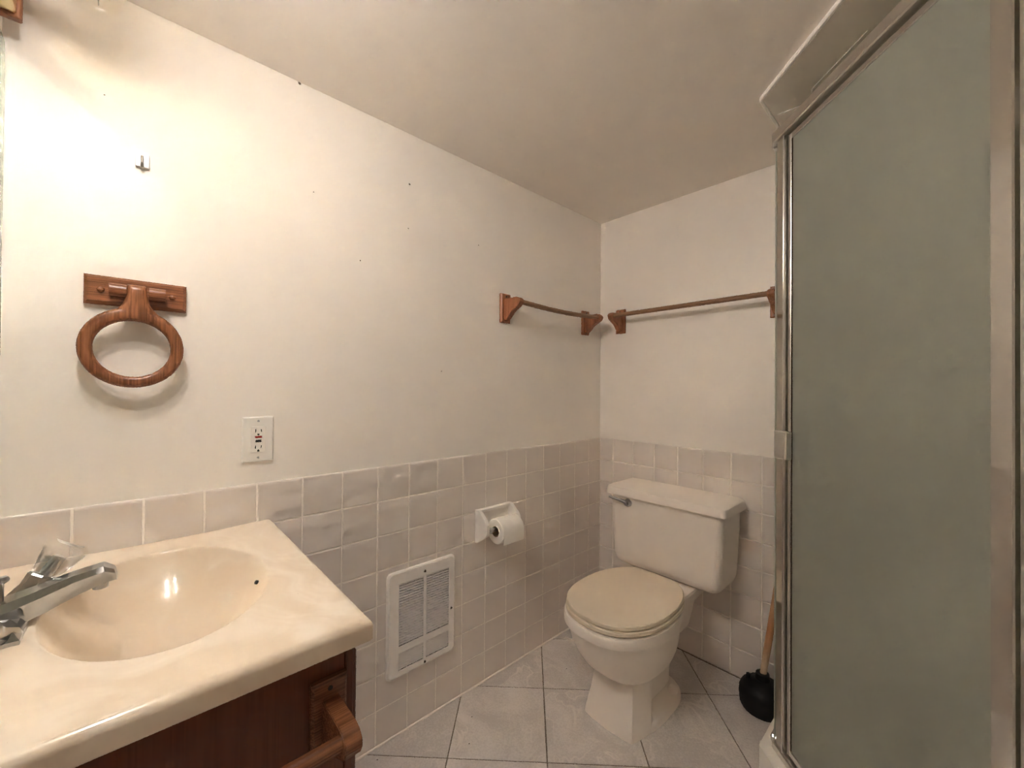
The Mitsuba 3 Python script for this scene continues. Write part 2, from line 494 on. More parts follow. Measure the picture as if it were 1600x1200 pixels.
put('gasket', dbox(0.0765, 0.0800, -0.003, 0.0, ZB + 0.046, ZH - 0.022, 0.0005), 'mat_dark_gap', dr_, smooth=False)
put('latch', dbox(0.0330, 0.0850, 0.001, 0.020, 0.940, 1.018, 0.003), 'mat_aluminium_bright', dr_, smooth=False, label='small metal door latch')
put('latch', dbox(0.0800, 0.105, -0.040, -0.008, 0.935, 1.010, 0.003), 'mat_black', dr_, smooth=False, label='dark pull on the inner side of the glass')
Bp = A0 + D45 * SMAX
for nm, a, b in (('side_panel', [A0[0] + 0.004, A0[1] - 0.0, 0], [A0[0] + 0.004, -0.002, 0]), ('side_panel', [Bp[0], Bp[1] + 0.004, 0], [XR - 0.002, Bp[1] + 0.004, 0])):
    a, b = np.array(a), np.array(b)
    pp = put(nm, bar_between(a + [0, 0, (ZB + ZH) / 2], b + [0, 0, (ZB + ZH) / 2], 0.004, ZH - ZB - 0.03), 'mat_obscure_glass', se, smooth=False, label='fixed frosted side pane')
    put('rail', bar_between(a + [0, 0, ZH + 0.012], b + [0, 0, ZH + 0.012], 0.022, 0.03), 'mat_aluminium', pp, smooth=False)
    put('rail', bar_between(a + [0, 0, ZB + 0.011], b + [0, 0, ZB + 0.011], 0.022, 0.022), 'mat_aluminium', pp, smooth=False)
    e = b - (b - a) / np.linalg.norm(b - a) * 0.01
    up = bar_between(e + [0, 0, ZB], e + [0, 0, ZH], 0.02, 0.02) if False else cbox(e[0] - 0.01, e[0] + 0.01, e[1] - 0.01, e[1] + 0.01, ZB, ZH, 0.002)
    put('jamb', up, 'mat_aluminium', pp, smooth=False)
sw = thing('shower_surround', 'white moulded wall panels inside the shower behind the frosted glass', 'shower wall')
put('panel', cbox(0.915, XR - 0.006, -0.008, -0.001, ZB, 1.9, 0.002), 'mat_acrylic_base', sw, smooth=False)
put('panel', cbox(XR - 0.008, XR - 0.001, -0.83, -0.008, ZB, 1.9, 0.002), 'mat_acrylic_base', sw, smooth=False)

# ------------------------------------------------------------------ vanity
VX, VY = 0.632, -1.486                            # outer corner of the top
vc = thing('vanity_cabinet', 'dark reddish oak vanity cabinet under the cream sink top', 'cabinet')
CX, CY = 0.602, -1.503
put('carcass', of(man(cbox(0.010, CX - 0.014, YF + 0.003, CY - 0.020, 0.085, ZV - 0.037, 0.001)) - man(cbox(0.028, CX - 0.020, YF + 0.012, CY - 0.024, 0.105, ZV, 0.001))), 'mat_cabinet', vc, smooth=False)
put('side_panel', cbox(CX - 0.014, CX - 0.003, YF + 0.003, CY - 0.0125, 0.0, ZV - 0.036, 0.001), 'mat_cabinet', vc, smooth=False)
put('plinth', cbox(0.012, CX - 0.014, YF + 0.01, CY - 0.07, 0.0, 0.085, 0.001), 'mat_cabinet', vc, smooth=False)
for x0, x1 in ((0.010, 0.045), (CX - 0.045, CX)):
    put('stile', cbox(x0, x1, CY - 0.0122, CY, 0.085 if x0 < 0.1 else 0.0, ZV - 0.036, 0.0015), 'mat_cabinet', vc, smooth=False)
for z0, z1 in ((0.085, 0.125), (ZV - 0.09, ZV - 0.036)):
    put('rail', cbox(0.045, CX - 0.045, CY - 0.019, CY, z0, z1, 0.0015), 'mat_cabinet_rail', vc, smooth=False)
for x0, x1, kx in ((0.035, 0.305, 0.285), (0.311, 0.58, 0.331)):
    d = put('door', cbox(x0, x1, CY + 0.001, CY + 0.014, 0.105, ZV - 0.070, 0.003), 'mat_cabinet', vc, smooth=False)
    put('raised_panel', cbox(x0 + 0.05, x1 - 0.05, CY + 0.013, CY + 0.0155, 0.16, ZV - 0.125, 0.002), 'mat_cabinet', d, smooth=False)

vt = thing('sink', 'cream cultured marble vanity top with oval integral sink bowl', 'sink')
SX, SY, SA, SB, SD = 0.292, -1.712, 0.216, 0.148, 0.125


def top_height(x, y):
    r = np.sqrt(((x - SX) / SA) ** 2 + ((y - SY) / SB) ** 2)
    r = np.where(r > 0, r, 0)
    bowl = -SD * (1 - np.clip(r, 0, 1) ** 2.7) ** 0.92
    # soft rim
    bowl += -0.0035 * np.exp(-np.clip(r - 1, 0, 9) / 0.05)
    # dished apron around the bowl: the faucet deck and the outer rim stand proud
    q = np.clip((((x - SX) / (SA + 0.085)) ** 4 + ((y - SY - 0.015) / (SB + 0.05)) ** 4) ** 0.25, 0, 4)
    s = np.clip((q - 0.9) / 0.16, 0, 1)
    s = s * s * (3 - 2 * s)
    deck = np.clip((-1.845 - y) / 0.03, 0, 1) * np.clip((0.19 - np.abs(x - SX)) / 0.03, 0, 1)
    # the rim above a rounded front and side edge
    e = np.minimum(VX - x, VY - y)
    re = 0.012
    ee = np.clip((re - e) / re, 0, 1)
    edge = -re * (1 - np.sqrt(np.clip(1 - ee * ee, 0, 1)))
    return ZV + bowl - 0.004 * (1 - np.maximum(s, deck * 0.8)) + edge


def spaced(a, b, n, ends=0.012):
    t = np.linspace(a, b, n)
    tail = b - ends * (1 - np.sin(np.linspace(0, math.pi / 2, 9)))
    return np.unique(np.concatenate([t[t < b - ends], tail]))


gx, gy = spaced(0.0075, VX, 170), spaced(YF + 0.001, VY, 130)
X, Y = np.meshgrid(gx, gy, indexing='ij')
Z = top_height(X, Y)
nx, ny = X.shape
vtop = np.column_stack([X.ravel(), Y.ravel(), Z.ravel()])
ii = (np.arange(nx - 1)[:, None] * ny + np.arange(ny - 1)[None, :]).ravel()
ft = np.vstack([np.column_stack([ii, ii + ny, ii + ny + 1]), np.column_stack([ii, ii + ny + 1, ii + 1])])
# skirt and underside
per = [(i, 0) for i in range(nx)] + [(nx - 1, j) for j in range(1, ny)] + [(i, ny - 1) for i in range(nx - 2, -1, -1)] + [(0, j) for j in range(ny - 2, 0, -1)]
pid = np.array([i * ny + j for i, j in per])
low = []
for i, j in per:
    x, y = X[i, j], Y[i, j]
    low.append((x, y))
low = np.array(low)
n0, npr = len(vtop), len(per)
ZU = ZV - 0.036
ring1 = np.column_stack([low, np.full(npr, ZU + 0.004)])
ring2 = np.column_stack([np.clip(low[:, 0], 0, VX - 0.004), np.minimum(low[:, 1], VY - 0.004), np.full(npr, ZU)])
vv = np.vstack([vtop, ring1, ring2])
fs = []
for a in range(npr):
    b = (a + 1) % npr
    fs += [[pid[a], n0 + a, n0 + b], [pid[a], n0 + b, pid[b]], [n0 + a, n0 + npr + a, n0 + npr + b], [n0 + a, n0 + npr + b, n0 + b]]
put('slab', tm(vv, np.vstack([ft, np.array(fs)])), 'mat_marble', vt, smooth=50)
put('backsplash', rbox(0.0075, VX, YF + 0.001, YF + 0.009, ZV - 0.004, ZV + 0.085, 0.0035), 'mat_marble', vt)
put('overflow_hole', lathe([(0.0, -0.002), (0.0036, -0.002), (0.0036, 0.002), (0, 0.002)], [0.322, -1.581, 0.752], [0.1, -1, 0.55], n=16), 'mat_black', vt, label='small dark overflow hole in the bowl')
put('drain', lathe([(0.022, 0), (0.022, 0.003), (0.016, 0.004), (0.014, 0.002), (0, 0.003)], [SX, SY, ZV - SD - 0.0075], [0, 0, 1]), 'mat_chrome', vt)

# faucet
fc = thing('faucet', 'chrome two-handle faucet with clear acrylic knobs at the back of the sink', 'faucet')
FX, FY, FZ = 0.290, -1.893, ZV - 0.0015
base = trimesh.convex.convex_hull(np.vstack([
    np.column_stack([np.array([FX - .082, FX + .082, FX + .082, FX - .082]), np.array([FY - .026, FY - .026, FY + .024, FY + .024]), np.full(4, FZ)]),
    np.column_stack([np.array([FX - .082, FX + .082, FX + .082, FX - .082]), np.array([FY - .026, FY - .026, FY + .024, FY + .024]), np.full(4, FZ + 0.006)]),
    np.column_stack([np.array([FX - .074, FX + .074, FX + .074, FX - .074]), np.array([FY - .020, FY - .020, FY + .017, FY + .017]), np.full(4, FZ + 0.016)])]))
put('base', base, 'mat_chrome', fc, smooth=False)


def sect(y, z, hw, h, tilt=0.0, tw=0.7):
    """spout section: trapezoid with bevels, across x"""
    q = np.array([(-hw, -h * .5), (-hw, h * .2), (-hw * tw, h * .5), (hw * tw, h * .5), (hw, h * .2), (hw, -h * .5)])
    c, s = math.cos(tilt), math.sin(tilt)
    return np.column_stack([FX + q[:, 0], y + s * -q[:, 1], z + c * q[:, 1]])


sp = [sect(FY - 0.016, FZ + 0.018, 0.028, 0.030, 0.0), sect(FY + 0.002, FZ + 0.020, 0.027, 0.036, 0.45), sect(FY + 0.035, FZ + 0.029, 0.023, 0.034, 0.42),
      sect(FY + 0.072, FZ + 0.042, 0.0195, 0.029, 0.33), sect(FY + 0.104, FZ + 0.049, 0.018, 0.025, 0.22), sect(FY + 0.116, FZ + 0.044, 0.0155, 0.016, 0.2)]
put('spout', loft(sp), 'mat_chrome', fc, smooth=20)
put('aerator', lathe([(0.0095, 0), (0.0095, 0.008), (0.011, 0.009), (0.011, 0.022), (0.0, 0.022)], [FX, FY + 0.098, FZ + 0.024], [0, 0, 1]), 'mat_chrome', fc)
for sx, tip in ((-1, np.array([-0.20, 0.55, 0.81])), (1, np.array([0.80, -0.30, 0.55]))):
    o = np.array([FX + sx * 0.052, FY + 0.004, FZ + 0.004])
    tip = tip / np.linalg.norm(tip)
    a, b, d = frame_of(tip)
    rings = []
    for h, r in ((0.0, 0.026), (0.012, 0.022), (0.030, 0.0185), (0.046, 0.0205), (0.049, 0.019)):
        t = np.arange(8) * math.pi / 4 + math.pi / 8
        rr = o + d * h + r * (np.outer(np.cos(t), a) + np.outer(np.sin(t), b))
        if h == 0:
            rr = np.array([[o[0] + 0.026 * np.cos(x), o[1] + 0.021 * np.sin(x), FZ + 0.004] for x in np.arctan2((rr - o) @ np.array([0, 1, 0]), (rr - o) @ np.array([1, 0, 0]))])
        rings.append(rr)
    stem = put('handle', loft(rings), 'mat_chrome', fc, smooth=20)
    nn = 64
    t = np.arange(nn) * 2 * math.pi / nn
    flute = 1 + 0.05 * np.cos(8 * t)
    rings = [o + d * h + (r * (flute if 0.055 < h < 0.09 else 1))[:, None] * (np.outer(np.cos(t), a) + np.outer(np.sin(t), b)) if not np.isscalar(r * (flute if 0.055 < h < 0.09 else 1))
             else o + d * h + r * (np.outer(np.cos(t), a) + np.outer(np.sin(t), b)) for h, r in
             ((0.050, 0.0180), (0.056, 0.0205), (0.072, 0.0250), (0.086, 0.0285), (0.095, 0.0290), (0.100, 0.0265), (0.101, 0.021), (0.097, 0.015))]
    put('knob', loft(rings), 'mat_clear', stem, smooth=25, label='clear fluted acrylic knob')
    put('spindle', lathe([(0.009, 0.044), (0.009, 0.078), (0.005, 0.080), (0, 0.080)], o, d, n=12), 'mat_chrome', stem)
put('lift_rod', join(lathe([(0.002, 0), (0.002, 0.052)], [FX, FY - 0.004, FZ + 0.012], [0, 0, 1], n=10), lathe([(0.003, 0.05), (0.007, 0.053), (0.0075, 0.056), (0.005, 0.060), (0, 0.061)], [FX, FY - 0.004, FZ + 0.012], [0, 0, 1], n=16)), 'mat_chrome', fc)

# ------------------------------------------------------------------ mirror and light bar over the vanity
mm = thing('wall_mirror', 'frameless wall mirror above the vanity sink', 'mirror')
put('glass', cbox(0.003, 0.80, YF + 0.0005, YF + 0.0045, ZV + 0.09, 1.786, 0.0008), 'mat_mirror', mm, smooth=False)
lb = thing('vanity_light_bar', 'oak and brass vanity light bar above the mirror', 'light fixture')
put('backplate', cbox(0.062, 0.735, YF + 0.001, YF + 0.026, 1.812, 1.93, 0.003), 'mat_brass', lb, smooth=False)
for x0, x1 in ((0.046, 0.062), (0.735, 0.751)):
    put('end_cap', rbox(x0, x1, YF + 0.001, YF + 0.032, 1.806, 1.936, 0.004), 'mat_oak_z', lb)
BULBS = (0.10, 0.295, 0.49, 0.685)
LIT = (2, 3)
for x in BULBS:
    put('socket', lathe([(0.030, 0.0), (0.030, 0.006), (0.022, 0.012), (0.021, 0.040), (0.018, 0.041)], [x, YF + 0.026, 1.884], [0, 1, 0]), 'mat_brass', lb)
for k, x in enumerate(BULBS):
    c = np.array([x, -1.818, 1.884])
    gb = thing('globe_bulb', ('unlit clear glass globe bulb nearest the left wall', 'unlit clear glass globe bulb second from the left wall', 'lit bulb third from the left wall on the light bar', 'lit bulb farthest from the left wall on the light bar')[k], 'light bulb', 'bulbs on the vanity light bar')
    prof = [(0.040 * math.sin(a), -0.040 * math.cos(a)) for a in np.linspace(0.42, math.pi, 22)]
    put('base', lathe([(0.0, -0.078), (0.013, -0.078), (0.0135, -0.05), (0.0142, -0.0495), (0.0142, -0.047)], c, [0, 1, 0]), 'mat_brass', gb)
    put('stem', lathe([(0.006, -0.047), (0.004, -0.03), (0.0025, -0.010), (0.0, -0.009)], c, [0, 1, 0], n=14), 'mat_ceramic_white', gb)
    fk = f'{gb}__filament'
    scene[fk] = {'type': 'cylinder', 'p0': (c - [0.017, 0, 0]).tolist(), 'p1': (c + [0.017, 0, 0]).tolist(), 'radius': 0.007}
    if k in LIT:
        scene[fk]['emitter'] = {'type': 'area', 'radiance': rgb(*LAMP_RGB)}
    else:
        put('envelope', lathe([(0.0145, -0.052), (0.0145, -0.044)] + prof, c, [0, 1, 0], n=40), 'mat_bulb_glass', gb)
        scene[fk]['radius'] = 0.001
        scene[fk]['bsdf'] = {'type': 'ref', 'id': 'mat_chrome'}

# ------------------------------------------------------------------ toilet
TX = 0.441
tl = thing('toilet', 'white two-piece toilet with almond seat in the corner', 'toilet')


def sgn(a, p):
    return np.sign(a) * np.abs(a) ** p


def egg(xc, yc, hw, rf, rb, z, nf=2.3, nb=2.3, n=120, cut=None):
    t = np.arange(n) * 2 * math.pi / n
    c, s = np.cos(t), np.sin(t)
    e = np.where(s < 0, 2 / nf, 2 / nb)
    x = xc + hw * sgn(c, e)
    y = yc + np.where(s < 0, rf, rb) * sgn(s, e)
    if cut is not None:
        y = np.minimum(y, cut)
    return np.column_stack([x, y, np.full(n, z)])


YC = -0.475
bowl = loft([egg(TX, -0.435, 0.040, 0.050, 0.12, 0.138), egg(TX, -0.44, 0.085, 0.100, 0.15, 0.143), egg(TX, -0.445, 0.115, 0.140, 0.165, 0.162), egg(TX, -0.45, 0.139, 0.172, 0.18, 0.193),
             egg(TX, -0.455, 0.154, 0.194, 0.19, 0.230), egg(TX, -0.462, 0.164, 0.209, 0.20, 0.270), egg(TX, -0.47, 0.169, 0.216, 0.205, 0.312), egg(TX, -0.47, 0.170, 0.217, 0.21, 0.325),
             egg(TX, YC, 0.177, 0.224, 0.21, 0.329), egg(TX, YC, 0.180, 0.229, 0.21, 0.335), egg(TX, YC, 0.180, 0.229, 0.21, 0.356), egg(TX, YC, 0.177, 0.225, 0.208, 0.364), egg(TX, YC, 0.168, 0.215, 0.20, 0.3665)])
deck = loft([egg(TX, -0.20, 0.085, 0.2, 0.10, 0.20, 4, 4), egg(TX, -0.20, 0.105, 0.2, 0.12, 0.30, 4, 4), egg(TX, -0.19, 0.130, 0.2, 0.14, 0.335, 4, 5), egg(TX, -0.19, 0.130, 0.2, 0.14, 0.360, 4, 5), egg(TX, -0.19, 0.125, 0.195, 0.135, 0.366, 4, 5)])
PX = 0.450
col_b = [(PX - .092, -.588), (PX - .06, -.594), (PX, -.598), (PX + .06, -.594), (PX + .092, -.588), (PX + .105, -.54), (PX + .110, -.50), (PX + .085, -.47), (PX - .085, -.47), (PX - .110, -.50), (PX - .105, -.54)]
col_t = [(PX - .072, -.548), (PX - .05, -.549), (PX, -.550), (PX + .05, -.549), (PX + .072, -.548), (PX + .086, -.50), (PX + .088, -.47), (PX + .08, -.42), (PX - .08, -.42), (PX - .088, -.47), (PX - .086, -.50)]


def mixring(a, b, t, z):
    q = np.array(a) * (1 - t) + np.array(b) * t
    return np.column_stack([q, np.full(len(q), z)])


column = loft([mixring(col_b, col_t, -0.0, 0.0), mixring(col_b, col_t, 0.02, 0.012), mixring(col_b, col_t, 0.55, 0.09), mixring(col_b, col_t, 0.9, 0.16), mixring(col_b, col_t, 1.0, 0.22)])
trap = loft([egg(PX, -0.36, 0.068, 0.16, 0.13, 0.0, 3, 3), egg(PX, -0.36, 0.064, 0.16, 0.13, 0.05, 3, 3), egg(PX, -0.35, 0.064, 0.16, 0.13, 0.13, 3, 3), egg(TX, -0.34, 0.078, 0.16, 0.16, 0.20, 3, 3), egg(TX, -0.32, 0.10, 0.16, 0.2, 0.26, 3, 3)])
foot = loft([egg(PX, -0.38, 0.121, 0.20, 0.16, 0.0, 3.2, 2.8), egg(PX, -0.38, 0.120, 0.20, 0.159, 0.012, 3.2, 2.8), egg(PX, -0.38, 0.114, 0.19, 0.152, 0.022, 3.2, 2.8), egg(PX, -0.38, 0.070, 0.17, 0.13, 0.036, 3, 2.8)])
put('bowl', union(bowl, deck, column, trap, foot), 'mat_porcelain', tl, smooth=38)
for s in (-1, 1):
    put('bolt_cap', lathe([(0.017, 0), (0.017, 0.012), (0.014, 0.020), (0.008, 0.024), (0, 0.025)], [PX + s * 0.089, -0.305, 0.027], [s * 0.3, 0, 1]), 'mat_porcelain', tl)
# tank
tx0, tx1, ty0, ty1 = 0.208, 0.675, -0.213, -0.018


def rrect(x0, x1, y0, y1, r, z, n=8):
    pts = []
    for cx, cy, a0 in ((x1 - r, y1 - r, 0), (x0 + r, y1 - r, 90), (x0 + r, y0 + r, 180), (x1 - r, y0 + r, 270)):
        for k in range(n + 1):
            a = math.radians(a0 + 90 * k / n)
            pts.append((cx + r * math.cos(a), cy + r * math.sin(a), z))
    return np.array(pts)


tank = loft([rrect(tx0 + .055, tx1 - .055, ty0 + .045, ty1 - .02, .02, .372), rrect(tx0 + .034, tx1 - .034, ty0 + .024, ty1 - .01, .025, .376), rrect(tx0 + .020, tx1 - .020, ty0 + .011, ty1 - .004, .026, .387),
             rrect(tx0 + .013, tx1 - .013, ty0 + .005, ty1, .026, .404), rrect(tx0 + .009, tx1 - .009, ty0 + .003, ty1, .026, .43), rrect(tx0, tx1, ty0, ty1, .026, .60), rrect(tx0, tx1, ty0, ty1, .026, .678)])
put('tank', tank, 'mat_porcelain', tl, smooth=30)
lx0, lx1, ly0, ly1 = 0.187, 0.695, -0.230, -0.009
lid = loft([rrect(lx0 + .010, lx1 - .010, ly0 + .010, ly1 - .002, .022, .6695), rrect(lx0 + .001, lx1 - .001, ly0 + .001, ly1, .026, .6705), rrect(lx0, lx1, ly0, ly1, .026, .673), rrect(lx0 + .003, lx1 - .005, ly0 + .005, ly1, .026, .697),
            rrect(lx0 + .0045, lx1 - .009, ly0 + .0075, ly1 - .001, .025, .701), rrect(lx0 + .0075, lx1 - .015, ly0 + .012, ly1 - .003, .023, .7035), rrect(lx0 + .013, lx1 - .030, ly0 + .026, ly1 - .005, .018, .7065), rrect(lx0 + .022, lx1 - .045, ly0 + .05, ly1 - .012, .012, .709)])
put('tank_lid', lid, 'mat_porcelain', tl, smooth=30)
lv = put('flush_lever', tube([(0.294, ty0 - 0.010, .647), (0.284, ty0 - 0.017, .651), (0.262, ty0 - 0.021, .655), (0.236, ty0 - 0.023, .658), (0.218, ty0 - 0.023, .660)], [0.009, 0.0075, 0.006, 0.0062, 0.005]), 'mat_chrome', tl, label='chrome flush lever')
put('escutcheon', lathe([(0.0165, -0.002), (0.0165, 0.004), (0.0125, 0.010), (0.011, 0.018), (0, 0.020)], [0.297, ty0, .645], [0, -1, 0]), 'mat_chrome', lv)
# seat and lid
st = put('seat', loft([egg(TX, YC, 0.166, 0.214, 0.24, 0.3685, cut=-0.255), egg(TX, YC, 0.1735, 0.2205, 0.248, 0.3700, cut=-0.252), egg(TX, YC, 0.1752, 0.222, 0.25, 0.3725, cut=-0.25), egg(TX, YC, 0.1752, 0.222, 0.25, 0.3815, cut=-0.25), egg(TX, YC, 0.1735, 0.2205, 0.248, 0.3845, cut=-0.252), egg(TX, YC, 0.166, 0.214, 0.24, 0.3858, cut=-0.255)]), 'mat_almond', tl, smooth=50, label='almond plastic toilet seat ring')
sl = put('seat_lid', loft([egg(TX, YC, 0.166, 0.213, 0.244, 0.3872, cut=-0.251), egg(TX, YC, 0.1715, 0.218, 0.249, 0.3885, cut=-0.247), egg(TX, YC, 0.1722, 0.2187, 0.250, 0.3905, cut=-0.246), egg(TX, YC, 0.1720, 0.2185, 0.250, 0.3985, cut=-0.246), egg(TX, YC, 0.1705, 0.217, 0.2485, 0.4008, cut=-0.247), egg(TX, YC, 0.1675, 0.214, 0.246, 0.4020, cut=-0.249), egg(TX, YC, 0.08, 0.10, 0.12, 0.4035, cut=-0.25)]), 'mat_almond', tl, smooth=50, label='closed almond toilet lid')
for s in (-1, 1):
    put('hinge', rbox(TX + s * 0.07 - 0.018, TX + s * 0.07 + 0.018, -0.262, -0.232, 0.366, 0.396, 0.006), 'mat_almond', tl)

# ------------------------------------------------------------------ plunger
pl = thing('plunger', 'wooden-handled black rubber plunger beside the shower', 'plunger')
pc = np.array([0.775, -0.112, 0.0])
put('cup', lathe([(0.062, 0.0), (0.066, 0.003), (0.071, 0.012), (0.074, 0.045), (0.073, 0.062), (0.066, 0.078), (0.050, 0.092), (0.030, 0.100), (0.022, 0.104), (0.021, 0.125), (0.0, 0.126)], pc, [0, 0, 1], n=40), 'mat_black_rubber', pl)
put('lug', rbox(pc[0] - 0.048, pc[0] - 0.036, pc[1] - 0.02, pc[1] - 0.008, 0.085, 0.112, 0.004), 'mat_black_rubber', pl)
hd = np.array([0.825, -0.028, 0.60]) - (pc + [0, 0, 0.11])
hd /= np.linalg.norm(hd)
put('handle', lathe([(0.0105, 0), (0.0115, 0.1), (0.0115, 0.44), (0.008, 0.455), (0, 0.457)], pc + [0, 0, 0.11], hd, n=20), 'mat_broomstick', pl)

# ------------------------------------------------------------------ wall heater
wh = thing('wall_heater', 'white louvred heater grille set in the tiled wall', 'heater')
hx0, hx1 = TH, 0.016
ya, yb, za, zb = -1.162, -0.902, 0.187, 0.530
zcut = ((0.287, 0.489), (0.209, 0.2655))
ycut = ((-1.122, -1.031), (-1.021, -0.929))
holes = [sbox(c0, d0, c1, d1) for c0, c1 in ycut for d0, d1 in zcut]
plate = sbox(ya, za, yb, zb).buffer(-0.016).buffer(0.016)
for h in holes:
    plate = plate.difference(h)
edge = sbox(ya, za, yb, zb).buffer(-0.016).buffer(0.016)
front = extrude(plate, [hx1 - 0.003, 0, 0], [0, 1, 0], [0, 0, 1], [1, 0, 0], 0.003)
rim_o = np.array(edge.exterior.coords)[:-1]
rim = []
for off, x in ((0.0, hx0), (0.0, hx1 - 0.006), (0.0012, hx1 - 0.0025), (0.004, hx1 - 0.0003), (0.006, hx1)):
    cen = np.array([(ya + yb) / 2, (za + zb) / 2])
    sc = 1 - off / np.array([(yb - ya) / 2, (zb - za) / 2])
    q = cen + (rim_o - cen) * sc
    rim.append(np.column_stack([np.full(len(q), x), q]))
front2 = extrude(Polygon((rim_o - cen) * (1 - 0.006 / np.array([(yb - ya) / 2, (zb - za) / 2])) + cen).difference(holes[0].union(holes[1]).union(holes[2]).union(holes[3])), [hx1 - 0.003, 0, 0], [0, 1, 0], [0, 0, 1], [1, 0, 0], 0.003)
gr = put('grille', join(loft(rim, cap=False), front2), 'mat_white_enamel', wh, smooth=25)
put('shade_sheet', cbox(0.0045, 0.0070, ya + 0.01, yb - 0.01, za + 0.01, zb - 0.01, 0.0005), 'mat_dark_gap', wh, smooth=False)  # dark sheet standing in for the shade behind the slats
for c0, c1 in ycut:
    for (d0, d1), cnt in zip(zcut, (24, 7)):
        pt = (d1 - d0) / cnt
        for i in range(cnt):
            z = d0 + (i + 0.62) * pt
            q = cbox(-0.0037, 0.0037, c0 - 0.001, c1 + 0.001, -0.0010, 0.0010, 0.0004)
            a = math.radians(16)
            x = q.vertices @ np.array([[math.cos(a), 0, -math.sin(a)], [0, 1, 0], [math.sin(a), 0, math.cos(a)]])
            put('slat', tm(x + [hx1 - 0.0046, 0, z], q.faces), 'mat_white_enamel', gr, smooth=False)
for y, z in ((-1.027, 0.505), (-0.919, 0.341), (-1.025, 0.198)):
    put('screw', lathe([(0.0042, -0.001), (0.0042, 0.0012), (0.003, 0.0018), (0, 0.0018)], [hx1, y, z], [1, 0, 0], n=14), 'mat_dark_gap', wh)

# ------------------------------------------------------------------ toilet paper holder and roll
th = thing('paper_holder', 'white ceramic toilet paper holder mounted on the wainscot', 'paper holder')
arm = Polygon([(TH, .667), (.028, .667), (.070, .634), (.076, .622), (.076, .586), (.068, .578), (.016, .543), (TH, .541)])
put('backplate', rbox(TH, 0.014, -0.806, -0.634, 0.552, 0.664, 0.003), 'mat_ceramic_white', th)
for y in (-0.808, -0.646):
    put('arm', bevel_extrude(arm, [0, y + 0.014, 0], [1, 0, 0], [0, 0, 1], [0, -1, 0], 0.014, 0.002) if y < -0.7 else bevel_extrude(arm, [0, y, 0], [1, 0, 0], [0, 0, 1], [0, 1, 0], 0.014, 0.002), 'mat_ceramic_white', th, smooth=False)
put('top_shelf', rbox(TH, 0.026, -0.800, -0.640, 0.655, 0.667, 0.003), 'mat_ceramic_white', th)
put('roller', lathe([(0.011, 0), (0.011, 0.02), (0.008, 0.021), (0.008, 0.129), (0.011, 0.13), (0.011, 0.150)], [0.062, -0.796, 0.595], [0, 1, 0]), 'mat_chrome', th, label='chrome roller')
tr = thing('toilet_paper_roll', 'part-used white toilet paper roll on its wall holder', 'toilet paper')
rc = np.array([0.066, -0.757, 0.588])


def ring_solid(r0, r1, w, o, axis, n=48, c=0.002):
    prof = [(r0, 0), (r1 - c, 0), (r1, c), (r1, w - c), (r1 - c, w), (r0, w), (r0, 0)]
    a, b, d = frame_of(axis)
    t = np.arange(n) * 2 * math.pi / n
    return loft([np.asarray(o) + d * h + r * (np.outer(np.cos(t), a) + np.outer(np.sin(t), b)) for r, h in prof], cap=False)


put('paper', ring_solid(0.0205, 0.047, 0.106, rc, [0, 1, 0]), 'mat_paper', tr, smooth=30)
put('core', ring_solid(0.019, 0.0205, 0.1065, rc - [0, 0.0003, 0], [0, 1, 0], c=0.0004), 'mat_cardboard', tr, smooth=30, label='brown cardboard core')
put('loose_sheet', cbox(rc[0] + 0.0462, rc[0] + 0.0474, rc[1] + 0.001, rc[1] + 0.105, rc[2] - 0.040, rc[2] + 0.002, 0.0003), 'mat_paper', tr, smooth=False)

# ------------------------------------------------------------------ outlet
ol = thing('wall_outlet', 'white outlet with red and black buttons on the wall above the sink', 'electrical outlet')
oy, oz = -1.5205, 0.9915
put('cover_plate', bevel_extrude(sbox(-0.0355, -0.0585, 0.0355, 0.0585), [0.0005, oy, oz], [0, 1, 0], [0, 0, 1], [1, 0, 0], 0.0065, 0.003), 'mat_white_plastic', ol, smooth=False)
rcp = put('receptacle', bevel_extrude(sbox(-0.0165, -0.034, 0.0165, 0.034), [0.006, oy, oz], [0, 1, 0], [0, 0, 1], [1, 0, 0], 0.0035, 0.001), 'mat_white_plastic', ol, smooth=False)
put('test_button', cbox(0.009, 0.0112, oy - 0.0078, oy + 0.0078, oz + 0.0032, oz + 0.0090, 0.0006), 'mat_red', rcp, smooth=False, label='red button')
put('reset_button', cbox(0.009, 0.0112, oy - 0.0066, oy + 0.0066, oz - 0.0075, oz - 0.0010, 0.0006), 'mat_black', rcp, smooth=False, label='black button')
for zc in (0.0225, -0.0195):
    for dy, h in ((-0.0064, 0.0080), (0.0064, 0.0066)):
        put('slot', cbox(0.0090, 0.0098, oy + dy - 0.0011, oy + dy + 0.0011, oz + zc - h / 2, oz + zc + h / 2, 0.0002), 'mat_black', rcp, smooth=False)
    put('ground_hole', lathe([(0.0026, 0), (0.0026, 0.0009), (0, 0.0009)], [0.0090, oy, oz + zc - 0.0098], [1, 0, 0], n=14), 'mat_black', rcp)
for zc in (0.0475, -0.0475):
    put('screw', lathe([(0.0030, 0), (0.0030, 0.001), (0.002, 0.0016), (0, 0.0016)], [0.0068, oy, oz + zc], [1, 0, 0], n=14), 'mat_chrome', ol)

